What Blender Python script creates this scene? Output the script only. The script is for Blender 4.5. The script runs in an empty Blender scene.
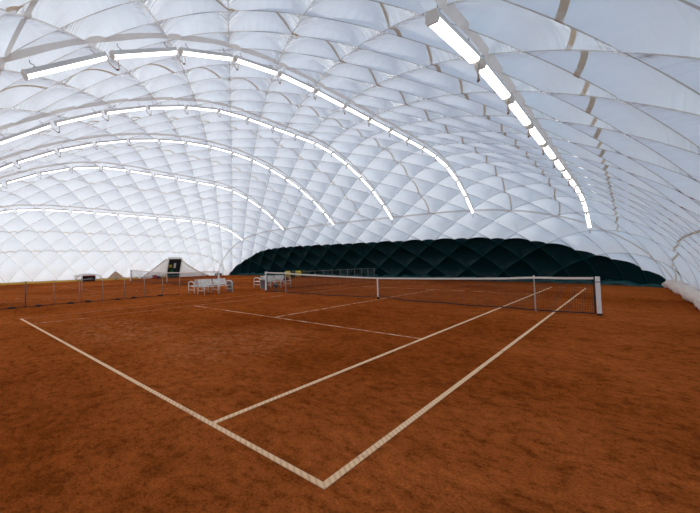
import bpy, bmesh, math, random
import numpy as np
from mathutils import Vector, Matrix

random.seed(7)
rng = np.random.default_rng(11)
scene = bpy.context.scene
COL = scene.collection

# ------------------------------------------------------------------ helpers
def link(o):
    COL.objects.link(o)
    return o

def tag(o, label=None, cat=None, group=None, kind=None):
    if label: o['label'] = label
    if cat: o['category'] = cat
    if group: o['group'] = group
    if kind: o['kind'] = kind
    return o

def empty(name, loc=(0, 0, 0), rz=0.0):
    o = bpy.data.objects.new(name, None)
    o.empty_display_size = 0.1
    o.location = loc
    o.rotation_euler = (0, 0, rz)
    return link(o)

class MB:
    """collects shapes into one mesh"""
    def __init__(self):
        self.v = []; self.f = []
    def quad(self, a, b, c, d):
        n = len(self.v); self.v += [tuple(a), tuple(b), tuple(c), tuple(d)]
        self.f.append((n, n + 1, n + 2, n + 3))
    def box(self, c, s, M=None):
        n = len(self.v)
        hx, hy, hz = s[0] / 2, s[1] / 2, s[2] / 2
        for dx, dy, dz in ((-1, -1, -1), (1, -1, -1), (1, 1, -1), (-1, 1, -1), (-1, -1, 1), (1, -1, 1), (1, 1, 1), (-1, 1, 1)):
            p = Vector((dx * hx, dy * hy, dz * hz))
            if M: p = M @ p
            self.v.append((p.x + c[0], p.y + c[1], p.z + c[2]))
        for q in ((0, 3, 2, 1), (4, 5, 6, 7), (0, 1, 5, 4), (1, 2, 6, 5), (2, 3, 7, 6), (3, 0, 4, 7)):
            self.f.append(tuple(n + i for i in q))
    def tube(self, pts, r, k=8, closed=False):
        pts = [Vector(p) for p in pts]
        m = len(pts); n = len(self.v)
        rs = r if isinstance(r, (list, tuple)) else [r] * m
        ref = None
        for i, p in enumerate(pts):
            a = pts[(i - 1) % m] if (i > 0 or closed) else p
            b = pts[(i + 1) % m] if (i < m - 1 or closed) else p
            t = (b - a).normalized()
            if ref is None:
                ref = Vector((0, 0, 1)) if abs(t.z) < .9 else Vector((1, 0, 0))
            x = (ref - t * ref.dot(t)).normalized(); y = t.cross(x); ref = x
            for j in range(k):
                an = 2 * math.pi * (j + .5) / k
                w = p + (x * math.cos(an) + y * math.sin(an)) * rs[i]
                self.v.append(tuple(w))
        for i in range(m if closed else m - 1):
            i2 = (i + 1) % m
            for j in range(k):
                j2 = (j + 1) % k
                self.f.append((n + i * k + j, n + i * k + j2, n + i2 * k + j2, n + i2 * k + j))
        if not closed:
            self.f.append(tuple(n + j for j in reversed(range(k))))
            self.f.append(tuple(n + (m - 1) * k + j for j in range(k)))
    def grid(self, rows):
        n = len(self.v); R = len(rows); C = len(rows[0])
        for r in rows: self.v += [tuple(p) for p in r]
        for i in range(R - 1):
            for j in range(C - 1):
                a = n + i * C + j
                self.f.append((a, a + 1, a + C + 1, a + C))
    def prism(self, prof, p0, p1, xax, zax):
        """extrude a 2-D profile (list of (x,z)) from p0 to p1"""
        n = len(self.v); k = len(prof)
        for p in (p0, p1):
            for (a, b) in prof:
                self.v.append(tuple(Vector(p) + Vector(xax) * a + Vector(zax) * b))
        for j in range(k):
            j2 = (j + 1) % k
            self.f.append((n + j, n + j2, n + k + j2, n + k + j))
        self.f.append(tuple(n + j for j in reversed(range(k))))
        self.f.append(tuple(n + k + j for j in range(k)))
    def mesh(self, name, mat, smooth=False):
        me = bpy.data.meshes.new(name)
        me.from_pydata(self.v, [], self.f)
        bm = bmesh.new(); bm.from_mesh(me)
        bmesh.ops.recalc_face_normals(bm, faces=bm.faces)
        bm.to_mesh(me); bm.free()
        if smooth: me.polygons.foreach_set('use_smooth', [True] * len(me.polygons))
        if mat: me.materials.append(mat)
        me.update()
        return me
    def build(self, name, mat, parent=None, smooth=False, bevel=0.0):
        o = bpy.data.objects.new(name, self.mesh(name, mat, smooth))
        link(o)
        if parent: o.parent = parent
        if bevel:
            b = o.modifiers.new('bevel', 'BEVEL'); b.width = bevel; b.segments = 2; b.limit_method = 'ANGLE'
        return o

def copy_tree(o, parent=None):
    c = o.copy(); COL.objects.link(c)
    if parent: c.parent = parent
    for ch in o.children: copy_tree(ch, c)
    return c

# ------------------------------------------------------------------ materials
def new_mat(name):
    m = bpy.data.materials.new(name); m.use_nodes = True
    nt = m.node_tree; nt.nodes.clear()
    out = nt.nodes.new('ShaderNodeOutputMaterial')
    return m, nt, out

def simple(name, col, rough=.5, metal=0.0, noise=.06, scale=40, spec=.4):
    m, nt, out = new_mat(name)
    b = nt.nodes.new('ShaderNodeBsdfPrincipled')
    tc = nt.nodes.new('ShaderNodeTexCoord')
    n = nt.nodes.new('ShaderNodeTexNoise'); n.inputs['Scale'].default_value = scale
    nt.links.new(tc.outputs['Object'], n.inputs['Vector'])
    mx = nt.nodes.new('ShaderNodeMix'); mx.data_type = 'RGBA'
    mx.inputs['A'].default_value = (*[c * (1 - noise) for c in col], 1)
    mx.inputs['B'].default_value = (*[min(1, c * (1 + noise)) for c in col], 1)
    nt.links.new(n.outputs['Fac'], mx.inputs['Factor'])
    nt.links.new(mx.outputs['Result'], b.inputs['Base Color'])
    b.inputs['Roughness'].default_value = rough
    b.inputs['Metallic'].default_value = metal
    b.inputs['Specular IOR Level'].default_value = spec
    nt.links.new(b.outputs[0], out.inputs[0])
    return m

def fabric(name, col, trans=.5, rough=.6):
    """light-passing cloth"""
    m, nt, out = new_mat(name)
    d = nt.nodes.new('ShaderNodeBsdfDiffuse'); t = nt.nodes.new('ShaderNodeBsdfTranslucent')
    tc = nt.nodes.new('ShaderNodeTexCoord')
    n = nt.nodes.new('ShaderNodeTexNoise'); n.inputs['Scale'].default_value = 6
    nt.links.new(tc.outputs['Object'], n.inputs['Vector'])
    mx = nt.nodes.new('ShaderNodeMix'); mx.data_type = 'RGBA'
    mx.inputs['A'].default_value = (*[c * .9 for c in col], 1); mx.inputs['B'].default_value = (*col, 1)
    nt.links.new(n.outputs['Fac'], mx.inputs['Factor'])
    nt.links.new(mx.outputs['Result'], d.inputs[0]); nt.links.new(mx.outputs['Result'], t.inputs[0])
    s = nt.nodes.new('ShaderNodeMixShader'); s.inputs[0].default_value = trans
    nt.links.new(d.outputs[0], s.inputs[1]); nt.links.new(t.outputs[0], s.inputs[2])
    nt.links.new(s.outputs[0], out.inputs[0])
    return m

def math_node(nt, op, a, b=None, c=None):
    n = nt.nodes.new('ShaderNodeMath'); n.operation = op
    for i, x in enumerate((a, b, c)):
        if x is None: continue
        if isinstance(x, (int, float)): n.inputs[i].default_value = x
        else: nt.links.new(x, n.inputs[i])
    return n.outputs[0]

def membrane(name, col, seam, trans, gloss, seam_w=.012, wrinkle=.45):
    """quilted PVC membrane: UV 'cell' counts the cable lines, which get a thin taped seam"""
    m, nt, out = new_mat(name)
    L = nt.links.new
    uv = nt.nodes.new('ShaderNodeUVMap'); uv.uv_map = 'cell'
    sep = nt.nodes.new('ShaderNodeSeparateXYZ'); L(uv.outputs[0], sep.inputs[0])
    ds = math_node(nt, 'PINGPONG', sep.outputs[0], .5)
    dt = math_node(nt, 'PINGPONG', sep.outputs[1], .5)
    dmin = math_node(nt, 'MINIMUM', ds, dt)
    line = math_node(nt, 'LESS_THAN', dmin, seam_w)
    tc = nt.nodes.new('ShaderNodeTexCoord')
    n1 = nt.nodes.new('ShaderNodeTexNoise'); n1.inputs['Scale'].default_value = .5; n1.inputs['Detail'].default_value = 3
    L(tc.outputs['Object'], n1.inputs['Vector'])
    mx = nt.nodes.new('ShaderNodeMix'); mx.data_type = 'RGBA'
    mx.inputs['A'].default_value = (*[c * .95 for c in col], 1); mx.inputs['B'].default_value = (*col, 1)
    L(n1.outputs['Fac'], mx.inputs['Factor'])
    m2 = nt.nodes.new('ShaderNodeMix'); m2.data_type = 'RGBA'
    L(line, m2.inputs['Factor']); L(mx.outputs['Result'], m2.inputs['A']); m2.inputs['B'].default_value = (*seam, 1)
    # wrinkles that run away from the seams
    wr = nt.nodes.new('ShaderNodeTexNoise'); wr.inputs['Scale'].default_value = 1; wr.inputs['Detail'].default_value = 2
    mp = nt.nodes.new('ShaderNodeMapping'); mp.inputs['Scale'].default_value = (1.2, 9, 1)
    L(uv.outputs[0], mp.inputs[0]); L(mp.outputs[0], wr.inputs['Vector'])
    wr2 = nt.nodes.new('ShaderNodeTexNoise'); wr2.inputs['Scale'].default_value = 1; wr2.inputs['Detail'].default_value = 2
    mp2 = nt.nodes.new('ShaderNodeMapping'); mp2.inputs['Scale'].default_value = (9, 1.2, 1)
    L(uv.outputs[0], mp2.inputs[0]); L(mp2.outputs[0], wr2.inputs['Vector'])
    near_s = math_node(nt, 'SUBTRACT', 1.0, math_node(nt, 'MULTIPLY', ds, 2.2))
    near_t = math_node(nt, 'SUBTRACT', 1.0, math_node(nt, 'MULTIPLY', dt, 2.2))
    h = math_node(nt, 'ADD', math_node(nt, 'MULTIPLY', wr.outputs[0], near_s), math_node(nt, 'MULTIPLY', wr2.outputs[0], near_t))
    bp = nt.nodes.new('ShaderNodeBump'); bp.inputs['Strength'].default_value = wrinkle; bp.inputs['Distance'].default_value = .06
    L(h, bp.inputs['Height'])
    d = nt.nodes.new('ShaderNodeBsdfDiffuse'); t = nt.nodes.new('ShaderNodeBsdfTranslucent')
    g = nt.nodes.new('ShaderNodeBsdfGlossy'); g.inputs['Roughness'].default_value = .22
    for x in (d, t):
        L(m2.outputs['Result'], x.inputs[0])
    for x in (d, t, g): L(bp.outputs[0], x.inputs['Normal'])
    g.inputs[0].default_value = (.9, .9, .9, 1)
    s = nt.nodes.new('ShaderNodeMixShader'); s.inputs[0].default_value = trans
    L(d.outputs[0], s.inputs[1]); L(t.outputs[0], s.inputs[2])
    s2 = nt.nodes.new('ShaderNodeMixShader')
    fr = nt.nodes.new('ShaderNodeFresnel'); fr.inputs[0].default_value = 1.4; L(bp.outputs[0], fr.inputs['Normal'])
    L(math_node(nt, 'MULTIPLY', fr.outputs[0], gloss), s2.inputs[0])
    L(s.outputs[0], s2.inputs[1]); L(g.outputs[0], s2.inputs[2])
    L(s2.outputs[0], out.inputs[0])
    return m

def emitter(name, col, strength):
    m, nt, out = new_mat(name)
    e = nt.nodes.new('ShaderNodeEmission'); e.inputs[0].default_value = (*col, 1); e.inputs[1].default_value = strength
    nt.links.new(e.outputs[0], out.inputs[0])
    return m

def clay():
    m, nt, out = new_mat('red_clay'); L = nt.links.new
    tc = nt.nodes.new('ShaderNodeTexCoord')
    b = nt.nodes.new('ShaderNodeBsdfPrincipled')
    b.inputs['Roughness'].default_value = .95; b.inputs['Specular IOR Level'].default_value = 0
    def noise(scale, det=4, rough=.6, dist=0.0):
        n = nt.nodes.new('ShaderNodeTexNoise'); n.inputs['Scale'].default_value = scale
        n.inputs['Detail'].default_value = det; n.inputs['Roughness'].default_value = rough
        n.inputs['Distortion'].default_value = dist
        L(tc.outputs['Object'], n.inputs['Vector']); return n.outputs[0]
    def ramp(src, stops):
        r = nt.nodes.new('ShaderNodeValToRGB')
        while len(r.color_ramp.elements) < len(stops): r.color_ramp.elements.new(.5)
        for e, (p, c) in zip(r.color_ramp.elements, stops):
            e.position = p; e.color = (*c, 1) if len(c) == 3 else c
        L(src, r.inputs[0]); return r.outputs[0]
    big = noise(.22, 5, .6, .4)
    fine = noise(9, 8, .75)
    grain = noise(46, 5, .8)
    c0 = ramp(big, [(.3, CLAY_A), (.7, CLAY_B)])
    def mixc(fac, a, bcol, blend='MIX'):
        n = nt.nodes.new('ShaderNodeMix'); n.data_type = 'RGBA'; n.blend_type = blend
        if isinstance(fac, (int, float)): n.inputs['Factor'].default_value = fac
        else: L(fac, n.inputs['Factor'])
        L(a, n.inputs['A'])
        if isinstance(bcol, tuple): n.inputs['B'].default_value = (*bcol, 1)
        else: L(bcol, n.inputs['B'])
        return n.outputs['Result']
    fl = ramp(fine, [(.36, (.48, .45, .42)), (.5, (1, 1, 1)), (.66, (1.3, 1.3, 1.3))])
    mid = ramp(noise(2.2, 7, .7, .5), [(.35, (.62, .58, .52)), (.5, (1, 1, 1)), (.68, (1.2, 1.2, 1.2))])
    c1 = mixc(.9, mixc(.8, c0, mid, 'MULTIPLY'), fl, 'MULTIPLY')
    gr = ramp(grain, [(.38, (.45, .40, .36)), (.6, (1.25, 1.25, 1.25))])
    c2 = mixc(.7, c1, gr, 'MULTIPLY')
    # dry dusty footprints on the near court, damp dark patches
    sep = nt.nodes.new('ShaderNodeSeparateXYZ'); L(tc.outputs['Object'], sep.inputs[0])
    def blob(cx, cy, rx, ry):
        a = math_node(nt, 'POWER', math_node(nt, 'DIVIDE', math_node(nt, 'SUBTRACT', sep.outputs[0], cx), rx), 2)
        c = math_node(nt, 'POWER', math_node(nt, 'DIVIDE', math_node(nt, 'SUBTRACT', sep.outputs[1], cy), ry), 2)
        dd = math_node(nt, 'SQRT', math_node(nt, 'ADD', a, c))
        return math_node(nt, 'SUBTRACT', 1.0, dd)
    dust = math_node(nt, 'MAXIMUM', blob(1.6, -9.2, 1.5, 2.2), blob(-1.6, -10.4, 2.4, 1.6))
    steps = noise(4.5, 8, .8, .6)
    dm = math_node(nt, 'MULTIPLY', math_node(nt, 'MAXIMUM', dust, 0.0), math_node(nt, 'GREATER_THAN', steps, .52))
    c3 = mixc(math_node(nt, 'MINIMUM', math_node(nt, 'MULTIPLY', dm, .55), .3), c2, (.58, .24, .10))
    damp_n = math_node(nt, 'SUBTRACT', noise(.13, 4, .55, .3), .44)      # damp and dry patches all over the hall
    damp = math_node(nt, 'MINIMUM', math_node(nt, 'MAXIMUM', math_node(nt, 'MULTIPLY', damp_n, 4.0), 0.0), 1.0)
    c4 = mixc(math_node(nt, 'MULTIPLY', damp, DAMP), c3, (.56, .46, .38), 'MULTIPLY')
    L(c4, b.inputs['Base Color'])
    bp = nt.nodes.new('ShaderNodeBump'); bp.inputs['Strength'].default_value = .55; bp.inputs['Distance'].default_value = .03
    hh = math_node(nt, 'ADD', math_node(nt, 'MULTIPLY', fine, 1.0), math_node(nt, 'MULTIPLY', grain, .35))
    L(hh, bp.inputs['Height']); L(bp.outputs[0], b.inputs['Normal'])
    L(b.outputs[0], out.inputs[0])
    return m

def tape(name, worn):
    """plastic line tape with nail dimples, partly hidden by clay"""
    m, nt, out = new_mat(name); L = nt.links.new
    tc = nt.nodes.new('ShaderNodeTexCoord')
    b = nt.nodes.new('ShaderNodeBsdfPrincipled'); b.inputs['Roughness'].default_value = .8
    b.inputs['Specular IOR Level'].default_value = .1
    n = nt.nodes.new('ShaderNodeTexNoise'); n.inputs['Scale'].default_value = 3.5; n.inputs['Detail'].default_value = 6
    n.inputs['Roughness'].default_value = .7
    L(tc.outputs['Object'], n.inputs['Vector'])
    r = nt.nodes.new('ShaderNodeValToRGB'); L(n.outputs[0], r.inputs[0])
    r.color_ramp.elements[0].position = worn - .12; r.color_ramp.elements[0].color = (0, 0, 0, 1)
    r.color_ramp.elements[1].position = worn + .12; r.color_ramp.elements[1].color = (1, 1, 1, 1)
    mx = nt.nodes.new('ShaderNodeMix'); mx.data_type = 'RGBA'
    L(r.outputs[0], mx.inputs['Factor'])
    mx.inputs['A'].default_value = (.40, .115, .028, 1); mx.inputs['B'].default_value = (.95, .61, .345, 1)
    w = nt.nodes.new('ShaderNodeTexWave'); w.inputs['Scale'].default_value = 9; w.bands_direction = 'DIAGONAL'
    L(tc.outputs['Object'], w.inputs['Vector'])
    wm = nt.nodes.new('ShaderNodeMix'); wm.data_type = 'RGBA'; wm.blend_type = 'MULTIPLY'
    L(math_node(nt, 'MULTIPLY', math_node(nt, 'GREATER_THAN', w.outputs[1], .72), .28), wm.inputs['Factor'])
    L(mx.outputs['Result'], wm.inputs['A']); wm.inputs['B'].default_value = (.35, .22, .15, 1)
    L(wm.outputs['Result'], b.inputs['Base Color'])
    L(b.outputs[0], out.inputs[0])
    return m

CLAY_A = (.285, .064, .011); CLAY_B = (.44, .114, .026); DAMP = .88
M = {}
M['membrane'] = membrane('white_membrane', (.86, .87, .88), (.52, .46, .39),   .55, 1.7, seam_w=.009)
M['green'] = membrane('dark_green_membrane', (.0025, .026, .031), (.005, .055, .058), .0, .35, seam_w=.02, wrinkle=.8)
M['strap'] = fabric('tan_strap', (.76, .64, .48), .52)
M['band'] = fabric('beige_band', (.93, .89, .83), .6)
M['clay'] = clay()
M['tape'] = tape('line_tape', .33)
M['tape_worn'] = tape('worn_line_tape', .53)
M['tape_faded'] = tape('faded_line_tape', .62)
M['lamp_body'] = simple('lamp_body_white', (.72, .70, .66), .45)
M['lamp_cap'] = simple('lamp_end_cap', (.78, .74, .66), .5)
M['tube'] = emitter('lit_tube', (1, .98, .94), 3.2)
M['steel'] = simple('steel_hook', (.42, .40, .38), .4, .6)
M['cable'] = simple('grey_cable', (.50, .44, .37), .6)
M['plug'] = simple('brown_plug', (.16, .06, .03), .5)
M['white'] = simple('white_paint', (.82, .82, .80), .4)
M['bench'] = simple('bench_white', (.80, .77, .72), .45)
M['net_tape'] = simple('net_tape_white', (.88, .80, .70), .7)
M['net'] = simple('net_black', (.02, .02, .022), .8)
M['fence_net'] = simple('fence_net_grey', (.12, .13, .11), .8)
M['post'] = simple('post_grey_green', (.10, .12, .11), .5)
M['post_light'] = simple('post_galvanised', (.30, .29, .25), .5, .3)
M['foot'] = simple('rubber_foot', (.035, .016, .012), .8)
M['tent'] = fabric('entrance_fabric', (.97, .94, .90), .6)
M['flap'] = fabric('beige_flap', (.70, .56, .42), .4)
M['hood'] = fabric('vent_hood', (.94, .91, .86), .35)
M['roll'] = fabric('rolled_fabric', (.88, .76, .68), .15)
M['door'] = simple('door_dark_green', (.004, .020, .022), .5)
M['door_low'] = simple('door_teal', (.010, .075, .075), .5)
M['skirt_teal'] = simple('teal_skirt', (.004, .060, .062), .5, noise=.6, scale=2.5)
M['black'] = simple('black_void', (.012, .010, .010), .9)
M['red'] = simple('red_plastic', (.45, .02, .02), .45)
M['darkred'] = simple('dark_red_cloth', (.10, .012, .012), .8)
M['blue'] = simple('blue_plastic', (.03, .06, .22), .45)
M['yellow'] = simple('yellow_plastic', (.75, .38, .02), .5)
M['ochre'] = simple('ochre_strip', (.62, .36, .05), .7)
M['cloth_y'] = simple('yellow_cloth', (.55, .45, .05), .9, noise=.3, scale=9)
M['cloth_k'] = simple('dark_cloth', (.05, .06, .02), .9, noise=.3, scale=9)
M['paper'] = simple('paper_white', (.72, .74, .70), .8)
M['paper_y'] = simple('paper_yellow', (.40, .36, .04), .8)
M['emblem'] = simple('emblem_green', (.04, .22, .05), .8)
M['grey'] = simple('grey_plastic', (.24, .25, .24), .6)

# ------------------------------------------------------------------ the dome's shape
H, NN, MM, KK, AX, XC, BY = 9.38, 6.145, 1.649, 1.946, 18.903, -9.533, 16.831
DP, DQ = 2.35, 2.05                                      # size of one quilted diamond
def height(x, y):
    u = np.abs((np.asarray(x, float) - XC) / AX); v = np.abs(np.asarray(y, float) / BY)
    r = (u ** NN + v ** NN) ** (1 / NN)
    return H * np.maximum(1 - r ** KK, 0) ** (1 / MM)
def wall_x(y, z, side):
    rk = (1 - (z / H) ** MM) ** (1 / KK)
    return XC + side * AX * max(rk ** NN - abs(y / BY) ** NN, 0) ** (1 / NN)
def wall_y(x, z):
    rk = (1 - (z / H) ** MM) ** (1 / KK)
    return BY * max(rk ** NN - abs((x - XC) / AX) ** NN, 0) ** (1 / NN)
def arc_table(half):
    th = np.linspace(0, 1, 4001)
    u = 1 - (1 - th) ** 2.5
    z = H * np.maximum(1 - u ** KK, 0) ** (1 / MM)
    s = np.r_[0, np.cumsum(np.hypot(np.diff(u * half), np.diff(z)))]
    return s, u * half
SX, UX = arc_table(AX); SY, UY = arc_table(BY)
def arc_to(s, S, U):
    a = np.abs(s)
    return np.sign(s) * np.where(a <= S[-1], np.interp(a, S, U), U[-1] + (a - S[-1]) * .35)
def to_arc(x, S, U): return np.sign(x) * np.interp(abs(x), U, S)
P_ROW = to_arc(7.07 - XC, SX, UX); Q_ROW = to_arc(-7.0, SY, UY)    # a known cable crossing
def base_pt(P, Q):
    x = arc_to(P, SX, UX); y = arc_to(Q, SY, UY)
    u = np.abs(x / AX); v = np.abs(y / BY)
    r = (u ** NN + v ** NN) ** (1 / NN)
    k = np.where(r > 1, 1 / np.maximum(r, 1e-9), 1)
    z = np.where(r > 1, -(r - 1) * 14, H * np.maximum(1 - r ** KK, 0) ** (1 / MM))
    return np.stack([x * k + XC, y * k, z], -1)
def normal(P, Q):
    e = .02
    a = base_pt(P + e, Q) - base_pt(P - e, Q); b = base_pt(P, Q + e) - base_pt(P, Q - e)
    n = np.cross(a, b); return n / np.maximum(np.linalg.norm(n, axis=-1, keepdims=True), 1e-9)
def st_of(P, Q):
    return (P - P_ROW) / DP + (Q - Q_ROW) / DQ, (P - P_ROW) / DP - (Q - Q_ROW) / DQ
def pq_of(s, t):
    return (s + t) / 2 * DP + P_ROW, (s - t) / 2 * DQ + Q_ROW
AMP = .26
def pillow(s, t):
    fs = s - np.floor(s); ft = t - np.floor(t)
    rnd = .88 + .24 * np.abs(np.modf(np.sin(np.floor(s + 1e-6) * 12.9898 + np.floor(t + 1e-6) * 78.233) * 43758.5453)[0])
    return AMP * rnd * (np.maximum(4 * fs * (1 - fs), 0) * np.maximum(4 * ft * (1 - ft), 0)) ** .74
def skin_pt(P, Q, inward=0.0):
    s, t = st_of(P, Q)
    return base_pt(P, Q) + normal(P, Q) * (pillow(s, t) - inward)[..., None]

# camera (needed for culling lights that the photograph does not show)
CAM = np.array([7.0132, -14.0518, 1.6409]); YAW, PITCH, ROLL, FPX = -.8413, .0472, -.0149, 348.28
PX0, PY0 = 350 - 112.0157, 256.5 - 10.8506
cd = np.array([math.sin(YAW) * math.cos(PITCH), math.cos(YAW) * math.cos(PITCH), math.sin(PITCH)])
cr0 = np.array([math.cos(YAW), -math.sin(YAW), 0]); cu0 = np.cross(cr0, cd)
cr = cr0 * math.cos(ROLL) + cu0 * math.sin(ROLL); cu = -cr0 * math.sin(ROLL) + cu0 * math.cos(ROLL)
def project(p):
    v = np.asarray(p, float) - CAM; z = v @ cd
    return (PX0 + FPX * (v @ cr) / z, PY0 - FPX * (v @ cu) / z) if z > .2 else (-1e4, -1e4)

# ------------------------------------------------------------------ membrane mesh
N = 10
Pm, Qm = SX[-1] + 1.2, SY[-1] + 1.2
verts = {}; vl = []; faces = []
def cell_in(i, j):
    cs = [pq_of(i + a, j + b) for a in (0, 1) for b in (0, 1)]
    return any(abs(p) < Pm and abs(q) < Qm for p, q in cs)
def vid(a, b):
    k = (a, b)
    if k not in verts:
        verts[k] = len(vl); vl.append(k)
    return verts[k]
lim = int(Pm / DP + Qm / DQ) + 12
for i in range(-lim - 20, lim + 20):
    for j in range(-lim - 20, lim + 20):
        if not cell_in(i, j): continue
        for a in range(N):
            for b in range(N):
                faces.append((vid(i * N + a, j * N + b), vid(i * N + a + 1, j * N + b), vid(i * N + a + 1, j * N + b + 1), vid(i * N + a, j * N + b + 1)))
ka = np.array(vl); s_all = ka[:, 0] / N; t_all = ka[:, 1] / N
P_all, Q_all = pq_of(s_all, t_all)
co = skin_pt(P_all, Q_all)
keep = [f for f in faces if co[list(f), 2].max() > -.25]
used = sorted({i for f in keep for i in f}); remap = {o: n for n, o in enumerate(used)}
bm = bmesh.new()
uvl = bm.loops.layers.uv.new('cell')
base_co = base_pt(P_all, Q_all)
def warp(x): return 15.3 - np.interp(x, [-29, -27.3, -26.5, -25.4, -23.8, -22, 5.1, 5.92, 6.69, 7.23, 7.74, 8.05, 8.26, 9.0, 9.5],
                                     [13.3, 14.3, 14.83, 15.2, 15.38, 15.3, 15.38, 15.23, 14.99, 14.74, 14.42, 14.15, 13.93, 13.2, 12.8])
base_co[:, 1] += np.where(base_co[:, 1] > 8, warp(base_co[:, 0]), 0)
bv = [bm.verts.new(base_co[i]) for i in used]
for f in keep:
    try: bf = bm.faces.new([bv[remap[i]] for i in f])
    except ValueError: continue
    bf.smooth = True
    for lp, i in zip(bf.loops, f): lp[uvl].uv = (s_all[i], t_all[i])
bm.verts.ensure_lookup_table()
kk = ka[used]
bm.verts.index_update()
for e in bm.edges:
    a, b = kk[e.verts[0].index], kk[e.verts[1].index]
    if (a[0] == b[0] and a[0] % N == 0) or (a[1] == b[1] and a[1] % N == 0): e.smooth = False
GREEN_Y = 15.3
for axis, val in (((0, 1, 0), GREEN_Y), ((0, 1, 0), -15.4), ((1, 0, 0), -27.15), ((1, 0, 0), 8.45)):
    pc = Vector(axis) * val
    bmesh.ops.bisect_plane(bm, geom=bm.verts[:] + bm.edges[:] + bm.faces[:], plane_co=pc, plane_no=Vector(axis))
def zone(f):
    c = f.calc_center_median()
    if c.y > GREEN_Y: return 'wall_back'
    if c.y < -15.4: return 'wall_front'
    if c.x < -27.15: return 'wall_left'
    if c.x > 8.45: return 'wall_right'
    return 'ceiling'
zones = {}
for f in bm.faces: zones.setdefault(zone(f), []).append(f.index)
bm.faces.index_update()
zones = {}
for f in bm.faces: zones.setdefault(zone(f), set()).add(f.index)
uvs = {}
for f in bm.faces:
    for lp in f.loops: uvs[lp.vert.index] = lp[uvl].uv.copy()
bm.verts.index_update()
uvs = {}
for f in bm.faces:
    for lp in f.loops: uvs[lp.vert.index] = tuple(lp[uvl].uv)
idx = sorted(uvs); sv = np.array([uvs[i] for i in idx])
pp, qq = pq_of(sv[:, 0], sv[:, 1]); fin = skin_pt(pp, qq)
bm.verts.ensure_lookup_table()
for i, c in zip(idx, fin): bm.verts[i].co = c
tmp = bpy.data.meshes.new('tmp'); bm.to_mesh(tmp); bm.free()
for name, ids in zones.items():
    b2 = bmesh.new(); b2.from_mesh(tmp); b2.faces.ensure_lookup_table()
    bmesh.ops.delete(b2, geom=[f for f in b2.faces if f.index not in ids], context='FACES')
    me = bpy.data.meshes.new(name); b2.to_mesh(me); b2.free()
    me.materials.append(M['green'] if name == 'wall_back' else M['membrane'])
    tag(link(bpy.data.objects.new(name, me)), kind='structure')

# floor
fl = MB(); fl.box((XC, 0, -.15), (42, 38, .3))
tag(fl.build('floor', M['clay']), kind='structure')

# ------------------------------------------------------------------ straps and bands on the membrane
trim_n = [0]
def trim(mb, mat):
    trim_n[0] += 1
    tag(mb.build('trim_%d' % trim_n[0], mat, smooth=False), kind='structure')
def strap_along_q(X, width, yl=16.9, inward=.015):
    P0 = to_arc(X - XC, SX, UX); Q = np.arange(-SY[-1], SY[-1], .07)
    mb = MB()
    a = skin_pt(np.full_like(Q, P0 - width / 2), Q, inward); b = skin_pt(np.full_like(Q, P0 + width / 2), Q, inward)
    ok = (np.abs(a[:, 1]) < yl) & (a[:, 2] > .05)
    mb.grid([[a[i], b[i]] for i in range(len(Q)) if ok[i]])
    trim(mb, M['strap'])
def band_along_q(X, yl, drop=.06):
    P0 = to_arc(X - XC, SX, UX); Q = np.arange(-SY[-1], SY[-1], .07)
    PP = np.full_like(Q, P0)
    n = normal(PP, Q); b = base_pt(PP, Q)
    ss, tt = st_of(PP, Q); a = b + n * (np.minimum(pillow(ss, tt), .05) + .01)[:, None]
    lo = b - n * drop * (1 + .18 * np.sin(Q * 3.1 + X))[:, None]
    lo2 = lo + np.array([.05, 0, .02])
    ok = np.abs(b[:, 1]) < yl
    mb = MB(); mb.grid([[a[i], lo[i]] for i in range(len(Q)) if ok[i]])
    trim(mb, M['band'])
def band_along_p(Y, drop=.085):
    Q0 = to_arc(Y, SY, UY); P = np.arange(-SX[-1], SX[-1], .07)
    QQ = np.full_like(P, Q0)
    n = normal(P, QQ); e = drop; ok = base_pt(P, QQ)[:, 2] > .05
    ss, tt = st_of(P, QQ); lift = np.minimum(pillow(ss, tt), .05) - .03
    a = base_pt(P, QQ - e) + n * lift[:, None]; b = base_pt(P, QQ + e) + n * lift[:, None]
    mb = MB(); mb.grid([[a[i], b[i]] for i in range(len(P)) if ok[i]])
    trim(mb, M['band'])
ROWS_X = [5.675, .233, -5.188, -10.436, -16.30, -22.55]
BELT = 13.45
for X in ROWS_X: band_along_q(X, BELT)
for X in (8.38, 6.65, 4.45, 2.25, -2.55, -7.8, -13.4, -19.4, -25.45, -27.05): strap_along_q(X, .07, BELT if -24.5 < X < 8 else 15)
band_along_p(BELT); band_along_p(-13.12, .055)

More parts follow.
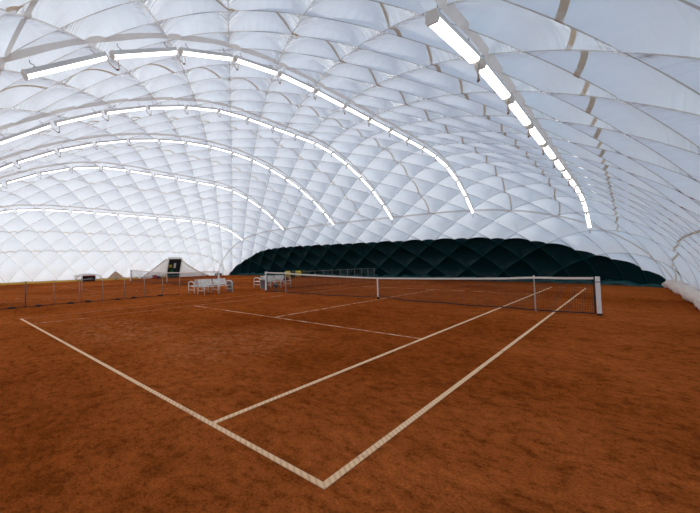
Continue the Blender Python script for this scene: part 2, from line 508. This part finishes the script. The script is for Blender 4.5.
# ------------------------------------------------------------------ lights
LEN, PITCH_L = 1.68, 1.90
def make_light():
    t = empty('ceiling_light')
    w = .07
    body = [(-w, -.035), (w, -.035), (w * .8, .055), (-w * .8, .055)]
    mb = MB(); mb.prism(body, (0, -LEN / 2 + .03, 0), (0, LEN / 2 - .03, 0), (1, 0, 0), (0, 0, 1))
    mb.build('housing', M['lamp_body'], t)
    k = 7
    prof = [(w * .96 * math.cos(math.pi * i / k), -.036 - .050 * math.sin(math.pi * i / k)) for i in range(k + 1)]
    mb = MB(); mb.prism(prof, (0, -LEN / 2 + .035, 0), (0, LEN / 2 - .035, 0), (1, 0, 0), (0, 0, 1))
    mb.build('diffuser', M['tube'], t)
    for sgn in (-1, 1):
        cap = [(w * 1.02, -.05), (w * .75, -.088), (-w * .75, -.088), (-w * 1.02, -.05), (-w * .85, .062), (w * .85, .062)]
        mb = MB(); y0 = sgn * (LEN / 2 - .035); mb.prism(cap, (0, y0, 0), (0, y0 + sgn * .03, 0), (1, 0, 0), (0, 0, 1))
        mb.build('end_cap', M['lamp_cap'], t)
        y1 = sgn * LEN * .36
        mb = MB(); mb.tube([(0, y1, .05), (.0, y1 + .03, .10), (0, y1 - .02, .15), (0, y1, .20)], .008, 6)
        mb.box((0, y1, .062), (.09, .05, .014))
        mb.build('hanger', M['steel'], t, smooth=False)
    mb = MB()
    pts = []
    for i in range(11):
        f = i / 10
        pts.append((.02 * math.sin(f * 6), LEN / 2 - .05 + f * .3, -.02 - .30 * math.sin(math.pi * f) ** .8))
    mb.tube(pts, .012, 6); cb = mb.build('power_cable', M['cable'], t, smooth=True)
    mb = MB(); q0 = Vector(pts[4]); q1 = Vector(pts[6]); mb.tube([q0, q1], .018, 8)
    mb.build('plug', M['plug'], cb)
    return t
ORD = 'first second third fourth fifth sixth seventh eighth ninth tenth eleventh twelfth thirteenth fourteenth fifteenth sixteenth seventeenth'.split()
ROWNAME = ['the rightmost row', 'the second row from right', 'the third row from right', 'the fourth row from right',
           'the fifth row from right', 'the lowest row at left']
REFY = [-9.95, -13.05, -12.75, -12.95, -12.6, -12.9]
proto = None
for r, X in enumerate(ROWS_X):
    ys = np.linspace(-13.45, 13.45, 4000); zs = height(X, ys)
    s = np.r_[0, np.cumsum(np.hypot(np.diff(ys), np.diff(zs)))]
    s0 = np.interp(REFY[r], ys, s); n_l = round((s[-1] - s0) / PITCH_L); pitch = (s[-1] - .02 - s0) / n_l; first = s0 - math.floor((s0 + .3) / pitch) * pitch
    found = []
    k = first
    while k + LEN < s[-1] + .05:
        a = np.interp(k, s, ys), np.interp(k, s, zs); b = np.interp(k + LEN, s, ys), np.interp(k + LEN, s, zs)
        p0 = Vector((X, a[0], a[1])); p1 = Vector((X, b[0], b[1]))
        pr = [project(p) for p in (p0, (p0 + p1) / 2, p1)]
        if any(-12 < x < 712 and -12 < y < 525 for x, y in pr): found.append((p0, p1))
        k += pitch
    found.reverse()
    for i, (p0, p1) in enumerate(found):
        if proto is None: proto = o = make_light()
        else: o = copy_tree(proto)
        yv = (p1 - p0).normalized(); xv = Vector((1, 0, 0)); zv = xv.cross(yv)
        mid = (p0 + p1) / 2 - zv * .31
        o.matrix_world = Matrix(((xv.x, yv.x, zv.x, mid.x), (xv.y, yv.y, zv.y, mid.y), (xv.z, yv.z, zv.z, mid.z), (0, 0, 0, 1)))
        tag(o, 'white tube light, %s from the green wall in %s' % (ORD[i], ROWNAME[r]), 'light', 'tube lights hung in rows under the dome')

# ------------------------------------------------------------------ court lines
def court(cx, ca, cb, cc):
    w = .05; zc = [.001]
    def line(x0, y0, x1, y1, mat, wd=w):
        mb = MB(); xa, xb = sorted((x0, x1)); ya, yb = sorted((y0, y1))
        if xa == xb: xa -= wd / 2; xb += wd / 2
        else: ya -= wd / 2; yb += wd / 2
        zc[0] += .0004; mb.box(((xa + xb) / 2 , (ya + yb) / 2, zc[0]), (xb - xa, yb - ya, .008))
        tag(mb.build('floor_marking', mat), kind='structure')
    for sx in (-1, 1):
        line(cx + sx * 5.46, -11.885, cx + sx * 5.46, 11.885, ca if sx > 0 else cc, .055)
        line(cx + sx * 4.115, -11.83, cx + sx * 4.115, 11.83, ca if sx > 0 else cc, .055)
    for sy in (-1, 1):
        line(cx - 5.485, sy * 11.86, cx + 5.485, sy * 11.86, ca if sy < 0 else cc, .06)
        line(cx - 4.09, sy * 6.4, cx + 4.09, sy * 6.4, cb)
    line(cx, -6.375, cx, 6.375, cb)
court(0, M['tape'], M['tape_worn'], M['tape_faded'])
court(-17.1, M['tape_faded'], M['tape_faded'], M['tape_faded'])

# ------------------------------------------------------------------ nets
def net(cx, label_where):
    t = empty('tennis_net', (cx, 0, 0))
    tag(t, 'black tennis net with white top band ' + label_where, 'net', None)
    hw = 6.33
    top = lambda x: .914 + (1.07 - .914) * min(1, abs(x) / 6.4) ** 1.3 + (.025 * math.exp(-((abs(x) - 5.03) / .5) ** 2))
    def bot(x):
        return .035 + .13 * math.exp(-abs(x) / .55) + .012 * math.sin(x * 3.3)
    mb = MB(); st = .0034
    n = int(2 * hw / .05)
    for i in range(n + 1):
        x = -hw + 2 * hw * i / n
        mb.tube([(x, 0, bot(x)), (x, 0, top(x) - .03)], st, 3)
    for j in range(20):
        f = j / 20
        mb.tube([(x, 0, bot(x) + (top(x) - .03 - bot(x)) * f) for x in np.linspace(-hw, hw, 60)], st, 3)
    mb.build('net_mesh', M['net'], t)
    def ribbon(zf, h, th, mat, nm):
        mb = MB(); xs = np.linspace(-hw, hw, 80); k = len(mb.v)
        rows = []
        for x in xs:
            z = zf(x); rows.append([(x, -th, z), (x, -th, z - h), (x, th, z - h), (x, th, z), (x, -th, z)])
        mb.grid(rows); mb.build(nm, mat, t)
    ribbon(top, .06, .012, M['net_tape'], 'top_band')
    ribbon(lambda x: bot(x) + .02, .03, .012, M['net'], 'bottom_band')
    mb = MB(); mb.box((0, 0, .5), (.05, .03, .8)); mb.build('center_strap', M['net_tape'], t)
    mb = MB(); mb.box((0, 0, .055), (.07, .05, .11)); mb.build('strap_anchor', M['foot'], t)
    for s in (-1, 1):
        mb = MB(); mb.box((s * hw, 0, .55), (.035, .016, .98)); mb.build('side_band', M['net'], t)
net(0, 'stretched across the near court')
net(-17.1, 'across the far court behind the low fence')
def net_post(x, label, s):
    t = empty('net_post', (x, 0, 0)); tag(t, label, 'post', 'white tennis net posts')
    mb = MB(); mb.box((0, 0, .56), (.095, .095, 1.02)); mb.build('pole', M['white'], t, bevel=.008)
    mb = MB(); mb.box((0, 0, .03), (.11, .11, .06)); mb.build('ground_sleeve', M['foot'], t)
    mb = MB(); mb.box((0, 0, .935), (.101, .101, .02)); mb.build('collar', M['black'], t)
    mb = MB(); mb.box((0, 0, 1.075), (.1, .1, .02)); mb.build('cap', M['white'], t, bevel=.006)
net_post(6.41, 'white net post at the right end of the near net', 1)
net_post(-6.41, 'white net post at the left end of the near net, before a bench', -1)
net_post(-10.62, 'white net post of the far net, behind the benches', 1)
net_post(-23.55, 'white net post of the far net, close to the white wall', -1)
def stick(x, label):
    mb = MB(); mb.tube([(x, .03, 0), (x, .03, 1.075)], .016, 8); mb.box((x, .03, 1.082), (.04, .03, .012)); mb.box((x, .03, .012), (.05, .05, .024))
    tag(mb.build('singles_stick', M['net_tape']), label, 'stick', 'thin sticks propping the near net')
stick(5.03, 'thin pale stick propping the near net near its right post')
stick(-5.03, 'thin pale stick propping the near net before the bench on its left')

# ------------------------------------------------------------------ low fences between the courts
def fence(X, y0, y1, h, label, post_r, thick_at=None, doubles=(), feet=()):
    t = empty('low_fence', (X, y0, 0)); tag(t, label, 'fence')
    L = y1 - y0
    n = int(round(L)) 
    for i in range(n + 1):
        y = i * L / n
        thick = thick_at is not None and abs(y0 + y - thick_at) < .3
        mb = MB(); mb.tube([(0, y, 0), (0, y, h + .01)], .024 if thick else post_r, 8); mb.build('fence_post', M['post'] if thick else M['post_light'], t, smooth=True)
    for y in doubles:
        mb = MB(); mb.tube([(0, y - y0, 0), (0, y - y0, h)], .015, 8); mb.build('fence_post', M['post_light'], t, smooth=True)
    mb = MB(); mb.tube([(0, y, h - .02 * math.sin(math.pi * ((y) % 1.0))) for y in np.arange(0, L + .01, .25)], .007, 5); mb.build('top_cord', M['post_light'], t)
    mb = MB(); mb.tube([(.0, y, .025 + .012 * math.sin(y * 5)) for y in np.arange(0, L + .01, .2)], .014, 5); mb.build('bottom_cord', M['foot'], t)
    mb = MB(); st = .0009
    k = int(L / .06)
    for i in range(k + 1):
        y = L * i / k; mb.tube([(0, y, .03), (0, y, h)], st, 3)
    for j in range(1, 16): mb.tube([(0, 0, h * j / 16), (0, L, h * j / 16)], st, 3)
    mb.build('fence_net', M['fence_net'], t)
    for y in feet:
        mb = MB(); mb.box((.06, y - y0, .035), (.16, .15, .06), Matrix.Rotation(.4, 3, 'Z')); mb.tube([(.0, y - y0 - .12, .03), (.05, y - y0, .045), (.07, y - y0 + .12, .025)], [.03, .05, .025], 8)
        mb.build('weight_bag', M['foot'], t, bevel=.015)
fence(-8.70, -14.15, -4.15, 1.0, 'low grey net fence between the two courts, left of the benches', .015, -11.15, (-9.06,), (-11.6, -10.7, -9.5, -8.8, -7.5, -6.7, -5.3))
fence(-6.75, 2.0, 13.0, 1.0, 'low net fence on the near court running to the green wall', .009, None)

# ------------------------------------------------------------------ benches
def make_bench():
    t = empty('garden_bench'); w = .94; d = .56                     # faces +X, long along Y
    for s in (-1, 1):
        y = s * (w / 2 - .02); pts = [(d / 2, y, 0), (d / 2 - .01, y, .38), (d / 2 - .02, y, .52)]
        for i in range(7):
            a = math.pi * i / 6; pts.append((.01 + (d / 2 - .03) * math.cos(a), y, .55 + .09 * math.sin(a)))
        pts += [(-d / 2 + .01, y, .38), (-d / 2 - .02, y, 0)]
        mb = MB(); mb.tube(pts, .026, 8); mb.tube([(-d / 2 + .01, y, .2), (d / 2, y, .2)], .018, 6)
        mb.build('end_frame', M['bench'], t, smooth=True)
    for i in range(6):
        x = d / 2 - .05 - i * .085
        mb = MB(); mb.box((x, 0, .40 - i * .006), (.065, w - .06, .025)); mb.build('seat_slat', M['bench'], t, bevel=.004)
    mb = MB()
    for z in (.45, .73): mb.box((-d / 2 + .03 - (z - .45) * .25, 0, z), (.03, w - .06, .045))
    for s in (-1, 1): mb.box((-d / 2 + .0, s * (w / 2 - .05), .58), (.03, .04, .34), Matrix.Rotation(-.24, 3, 'Y'))
    mb.build('back_frame', M['bench'], t)
    for i in range(9):
        y = -w / 2 + .12 + i * (w - .24) / 8
        mb = MB(); mb.box((-d / 2 - .005, y, .59), (.02, .058, .28), Matrix.Rotation(-.24, 3, 'Y')); mb.build('back_slat', M['bench'], t)
    return t
BB = [(-7.72, -3.02, 0, 'white slatted bench beside the low fence, left one of the front pair'),
      (-7.72, -2.04, 0, 'white slatted bench beside a grey bin, right of its twin before the far net post'),
      (-8.52, -3.08, math.pi, 'white slatted bench turned to the far court, behind the left pair of benches'),
      (-7.86, 2.08, 0, 'white slatted bench right behind the near net\'s left post'),
      (-7.86, 3.06, 0, 'white slatted bench under the yellow cloths, with a dark red bag'),
      (-8.66, 1.98, math.pi, 'white slatted bench turned to the far court, behind a grey bin near the green wall')]
pb = None
for x, y, rz, lab in BB:
    b = make_bench() if pb is None else copy_tree(pb)
    pb = pb or b
    b.location = (x, y, 0); b.rotation_euler = (0, 0, rz)
    tag(b, lab, 'bench', 'white slatted benches between the courts')

def bin_(x, y, label):
    t = empty('waste_bin', (x, y, 0)); tag(t, label, 'bin', 'grey bins beside the benches')
    mb = MB(); k = 14; prof = [(.13, 0), (.17, .50), (.185, .50), (.185, .53), (.155, .53), (.12, .02)]
    rows = [[(r * math.cos(2 * math.pi * i / k), r * math.sin(2 * math.pi * i / k), z) for i in range(k + 1)] for r, z in prof]
    mb.grid(rows); mb.v.append((0, 0, .02)); mb.build('bucket', M['grey'], t, smooth=True)
    mb = MB(); mb.tube([(.186 * math.cos(a), .186 * math.sin(a), .52) for a in np.linspace(0, 2 * math.pi, 16)[:-1]], .016, 6, True); mb.build('rim', M['grey'], t, smooth=True)
bin_(-7.95, -1.28, 'grey bin at the right end of the left benches')
bin_(-7.92, 1.28, 'grey bin just left of the near net\'s left post')

# dark red bag on the far bench
mb = MB(); k = 10
for ring in range(1): pass
rows = []
for z, a, b in ((.41, .13, .10), (.45, .17, .13), (.53, .17, .13), (.59, .12, .08), (.61, .04, .03)):
    rows.append([(-7.82 + b * math.cos(2 * math.pi * i / 12), 3.30 + a * math.sin(2 * math.pi * i / 12), z) for i in range(13)])
mb.grid(rows)
bag = empty('bag', (0, 0, 0)); tag(bag, 'dark red bag on the bench seat under the yellow cloths', 'bag')
mb.build('bag_body', M['darkred'], bag, smooth=True)
mb = MB(); mb.tube([(-7.82, 3.22, .59), (-7.82, 3.24, .68), (-7.82, 3.36, .68), (-7.82, 3.38, .59)], .012, 6); mb.build('bag_handle', M['darkred'], bag, smooth=True)

# dark little stand before the far bench
st = empty('stand', (-5.9, .26, 0)); tag(st, 'small dark stand on the clay behind the near net, before a bench', 'stand')
mb = MB(); mb.tube([(0, 0, 0.02), (0, 0, .3)], .022, 8); mb.build('stem', M['post'], st)
mb = MB(); mb.box((0, 0, .012), (.24, .24, .024)); mb.build('foot', M['foot'], st)
mb = MB(); mb.box((-.03, -.02, .34), (.16, .26, .15), Matrix.Rotation(.3, 3, 'Y')); mb.build('head', M['post'], st, bevel=.02)

# yellow and dark cloths on the near fence
for k, (y0, w, mat, lab) in enumerate(((2.05, .42, 'cloth_y', 'yellow cloth draped over the fence end above the bench arm'),
                                       (2.55, .36, 'cloth_k', 'dark olive cloth draped over the fence between two yellow cloths'),
                                       (3.0, .5, 'cloth_y', 'wide yellow cloth draped over the fence, farthest from the net post'),
                                       (3.6, .36, 'cloth_k', 'dark olive cloth hanging lowest on the fence, right of the yellow cloths'))):
    mb = MB(); rows = []
    for i in range(9):
        y = y0 + w * i / 8; r = []
        for j in range(11):
            a = j / 10; dz = .34 if k % 2 == 0 else .42
            side = 1 if a > .5 else -1
            z = 1.05 - abs(a - .5) * 2 * dz + (.02 * math.sin(i * 2.1))
            off = side * (.04 + .03 * abs(a - .5)) + .012 * math.sin(i * 1.9 + j)
            if abs(a - .5) < .01: off = 0
            r.append((-6.75 + off, y, z))
        rows.append(r)
    mb.grid(rows); o = mb.build('cloth', M[mat], smooth=True)
    so = o.modifiers.new('thick', 'SOLIDIFY'); so.thickness = .012
    tag(o, lab, 'cloth', 'cloths draped over the near fence')

# ------------------------------------------------------------------ far-left wall: entrance, vents, strips
def loft(fa, fb, na=12, nb=12, sag=.0):
    rows = []
    for i in range(na + 1):
        a = i / na; A = Vector(fa(a)); B = Vector(fb(a)); r = []
        for j in range(nb + 1):
            b = j / nb; p = A.lerp(B, b)
            p = p + Vector((-.9, 0, -.15)) * (sag * math.sin(math.pi * b) * math.sin(math.pi * min(1, a + .1)))
            p = p + Vector((.025, .01, 0)) * math.sin(b * 17 + a * 6)
            r.append(p)
        rows.append(r)
    return rows
d = empty('door_1', (-27.4, 6.95, 0)); tag(d, kind='structure')
def dloc(x, y, z): return (x + 27.4, y - 6.95, z)
DX0, DX1, DH, DYL, DYR = -27.72, -27.05, 2.08, 6.1, 7.72
th = .06
def door_pt(f, y, off=0): return dloc(DX0 + (DX1 - DX0) * f + off, y, DH * f)
def door_panel(y0, y1, f0, f1, off, mat, nm, t=.05):
    mb = MB(); n = 0
    a = [Vector(door_pt(f, y, off)) for f, y in ((f0, y0), (f0, y1), (f1, y1), (f1, y0))]
    bk = [p + Vector((-t, 0, 0)) for p in a]
    mb.v = [tuple(p) for p in a + bk]; mb.f = [(0, 1, 2, 3), (7, 6, 5, 4), (0, 4, 5, 1), (1, 5, 6, 2), (2, 6, 7, 3), (3, 7, 4, 0)]
    return mb.build(nm, mat, d)
door_panel(DYL, DYR, .0, 1, 0, M['door'], 'door_leaf')
door_panel(DYL + .08, DYR - .1, .02, .22, .012, M['door_low'], 'kick_panel', .01)
door_panel(DYL + .02, DYR - .02, .24, .27, .02, M['tent'], 'cross_bar', .02)
door_panel(DYL + .72, DYL + .98, .52, .78, .012, M['paper'], 'notice', .01)
door_panel(DYL + .10, DYL + .50, .55, .70, .012, M['paper_y'], 'notice', .01)
mb = MB(); a = [door_pt(f, y, .014) for f, y in ((.29, DYL + .32), (.29, DYL + .82), (.46, DYL + .57))]; mb.v = a; mb.f = [(0, 1, 2)]; mb.build('emblem', M['emblem'], d)
for y0, y1 in ((DYL - .1, DYL), (DYR, DYR + .1)): door_panel(y0, y1, 0, 1.02, .03, M['tent'], 'door_post', .1)
door_panel(DYL - .1, DYR + .1, 1.0, 1.05, .03, M['tent'], 'door_head', .1)
def skirt(yd, yw, nm):
    def fa(a): return door_pt(a, yd)
    def fb(a):
        z = DH * a * 1.02; y = yw + (yd - yw) * a ** .85
        return dloc(wall_x(y, max(z, .02), -1) + .04, y, z)
    mb = MB(); mb.grid(loft(fa, fb, 12, 14, .18)); mb.build(nm, M['tent'], d, smooth=True)
    mb = MB(); mb.tube([fb(i / 12) for i in range(13)], .05, 6); mb.build('ridge_seam', M['flap'], d, smooth=True)
skirt(DYL - .05, 3.3, 'fabric_skirt'); skirt(DYR + .05, 12.3, 'fabric_skirt')
mb = MB(); mb.grid([[door_pt(1.03, DYL - .1), door_pt(1.03, DYR + .1)], [dloc(wall_x(7, 2.35, -1), DYL, 2.35), dloc(wall_x(7, 2.35, -1), DYR, 2.35)]]); mb.build('fabric_roof', M['tent'], d)

def vent(y0, y1, z0, z1, x, label, red, hood):
    t = empty('wall_vent', (x, (y0 + y1) / 2, 0)); tag(t, label, 'vent')
    w = y1 - y0
    mb = MB(); mb.box((-.15, 0, (z0 + z1) / 2), (.3, w, z1 - z0)); mb.build('opening', M['black'], t)
    mb = MB()
    for s in (-1, 1): mb.box((0, s * (w / 2 + .03), (z0 + z1) / 2), (.08, .06, z1 - z0))
    mb.build('side_frame', M['hood'], t)
    if red:
        mb = MB(); mb.box((.02, 0, z1 + .03), (.06, w, .06)); mb.build('red_bar', M['red'], t)
        mb = MB(); mb.box((.02, -.1, z0 + .2), (.03, w * .7, .10), Matrix.Rotation(.12, 3, 'X')); mb.build('flap', M['grey'], t)
    if hood:
        mb = MB(); k = 10; rows = []
        for i in range(k + 1):
            f = i / k; y = -w * 1.05 + 2.1 * w * f; zt = z1 + .06 + .20 * math.sin(math.pi * f)
            lo = min(z1 + .06, .05 + 2.2 * z1 * math.sin(math.pi * f))
            xx = wall_x((y0 + y1) / 2 + y, max(zt, .05), -1) - x
            rows.append([(.08 * math.sin(math.pi * f), y, lo), (.10 * math.sin(math.pi * f) , y, (lo + zt) / 2), (xx + .03, y, zt)])
        mb.grid(rows); mb.build('fabric_hood', M['hood'], t, smooth=True)
vent(-2.95, -1.75, .03, .50, -27.7, 'dark duct opening with a red top bar at the white wall\'s foot', True, True)
vent(12.9, 13.7, .03, .26, -27.2, 'low dark vent at the wall\'s foot between entrance and green wall', False, False)
# beige flap
mb = MB(); rows = []
for i in range(11):
    f = i / 10; y = -.35 + 1.9 * f; top = .12 + .80 * (1 - abs(f - .42) / (.42 if f < .42 else .58))
    r = []
    for j in range(6):
        b = j / 5; z = .02 + top * b
        xw = wall_x(y, max(z, .03), -1)
        r.append((xw + .05 + (1 - b) * .30 * math.sin(math.pi * f) + .02 * math.sin(7 * f + 3 * b), y, z))
    rows.append(r)
mb.grid(rows); o = mb.build('fabric_flap', M['flap'], smooth=True)
o.modifiers.new('thick', 'SOLIDIFY').thickness = .015
tag(o, 'beige triangular fabric flap against the white wall, between duct and entrance', 'flap')

# small red, blue and yellow things left of the entrance
def crate(nm, x, y, s, mat, lab, lidmat=None):
    t = empty(nm, (x, y, 0)); tag(t, lab, nm)
    mb = MB()
    mb.box((0, 0, .02), (s[0], s[1], .04))
    for sx in (-1, 1): mb.box((sx * (s[0] / 2 - .015), 0, s[2] / 2), (.03, s[1], s[2]))
    for sy in (-1, 1): mb.box((0, sy * (s[1] / 2 - .015), s[2] / 2), (s[0], .03, s[2]))
    mb.build('crate_body', mat, t)
    mb = MB(); mb.box((0, 0, s[2] + .015), (s[0] + .03, s[1] + .03, .03)); mb.build('lid', lidmat or mat, t, bevel=.01)
crate('crate', -26.95, 4.25, (.3, .42, .34), M['red'], 'small red crate on the clay left of the entrance', M['darkred'])
crate('crate', -26.95, 4.72, (.3, .30, .26), M['blue'], 'small blue crate beside the red crate near the entrance', M['red'])
crate('crate', -26.95, 5.38, (.3, .80, .16), M['yellow'], 'low yellow crate next to the entrance door', M['yellow'])

# ochre strip along the left wall's foot
mb = MB(); rows = []
for y in np.arange(-15, 3.2, .3):
    x = wall_x(y, .05, -1)
    rows.append([(x + .35, y, 0), (x + .33, y, .10), (x + .2, y, .17), (x + .02, y, .18)])
mb.grid(rows); tag(mb.build('baseboard_left', M['ochre']), kind='structure')

mb = MB(); rows = []
for x in np.arange(-26.2, 8.3, .15):
    y = wall_y(x, .05); q1, q2 = .06 * math.sin(x * 4.1), .05 * math.sin(x * 7.3 + 1)
    e = min(1, (8.3 - x) / 1.5, (x + 26.3) / 1.5); hh = (.26 + q2 + q1) * (.3 + .7 * e)
    rows.append([(x, y - (.22 - q1) * e, 0), (x, y - (.2 - q2) * e, hh * .4), (x, y - (.12 + q1) * e, hh * .8), (x, y + .03, hh)])
mb.grid(rows); tag(mb.build('baseboard_back', M['skirt_teal'], smooth=True), kind='structure')

# rolled fabric along the right wall
roll = MB(); pts = []; rad = []
k = 0
ys = np.arange(2.0, 14.35, .06)
rings = []
K = 22
for i, y in enumerate(ys):
    x = 8.52 - .012 * (y - 8) + .05 * math.sin(y * 1.7)
    if y > 13.6: x -= (y - 13.6) ** 1.6 * .25
    R = .205 + .028 * math.sin(y * 5.2) + .02 * math.sin(y * 11.3)
    if i == 0 or i == len(ys) - 1: R *= .45
    elif i == 1 or i == len(ys) - 2: R *= .8
    ring = []
    for j in range(K + 1):
        a = 2 * math.pi * j / K
        rr = R * (.80 + .36 * abs(math.sin(a + y * 3.4)) + .06 * math.sin(5 * a - y * 9))
        ring.append((x + rr * math.cos(a), y, max(.004, .19 + rr * math.sin(a))))
    rings.append(ring)
roll.grid(rings)
o = roll.build('fabric_roll', M['roll'], smooth=True)
tag(o, 'twisted white fabric roll lying along the foot of the right wall', 'roll')

# ------------------------------------------------------------------ daylight outside
w = bpy.data.worlds.new('sky'); scene.world = w; w.use_nodes = True
nt = w.node_tree; nt.nodes.clear(); L = nt.links.new
out = nt.nodes.new('ShaderNodeOutputWorld'); bg = nt.nodes.new('ShaderNodeBackground')
tc = nt.nodes.new('ShaderNodeTexCoord'); sp = nt.nodes.new('ShaderNodeSeparateXYZ'); L(tc.outputs['Generated'], sp.inputs[0])
rp = nt.nodes.new('ShaderNodeValToRGB')
e = rp.color_ramp.elements
e[0].position = .46; e[0].color = (.34, .33, .31, 1)
e[1].position = .54; e[1].color = (.82, .965, 1.09, 1)
e3 = e.new(1.0); e3.color = (.40, .58, .83, 1)
L(math_node(nt, 'MULTIPLY_ADD', sp.outputs[2], .5, .5), rp.inputs[0])
L(rp.outputs[0], bg.inputs[0]); bg.inputs[1].default_value = .86
L(bg.outputs[0], out.inputs[0])
sd = bpy.data.lights.new('sun', 'SUN'); sd.energy = 1.9; sd.angle = .03; sd.color = (1, .95, .88)
so = bpy.data.objects.new('sun', sd); link(so)
so.rotation_euler = Vector((.82, .16, -.55)).to_track_quat('-Z', 'Y').to_euler()

# ------------------------------------------------------------------ camera
cam = bpy.data.cameras.new('camera'); co_ = bpy.data.objects.new('camera', cam); link(co_)
cam.sensor_fit = 'HORIZONTAL'; cam.sensor_width = 36
cam.lens = FPX / 700 * 36
cam.shift_x = 112.0157 / 700; cam.shift_y = -10.8506 / 700
cam.clip_start = .05; cam.clip_end = 300
co_.matrix_world = Matrix(((cr[0], cu[0], -cd[0], CAM[0]), (cr[1], cu[1], -cd[1], CAM[1]), (cr[2], cu[2], -cd[2], CAM[2]), (0, 0, 0, 1)))
scene.camera = co_
vs = scene.view_settings
vs.view_transform = 'Standard'; vs.look = 'None'; vs.gamma = 1; vs.use_curve_mapping = False
vs.exposure = 0.60
scene.cycles.use_denoising = True
scene.cycles.max_bounces = 10; scene.cycles.diffuse_bounces = 6
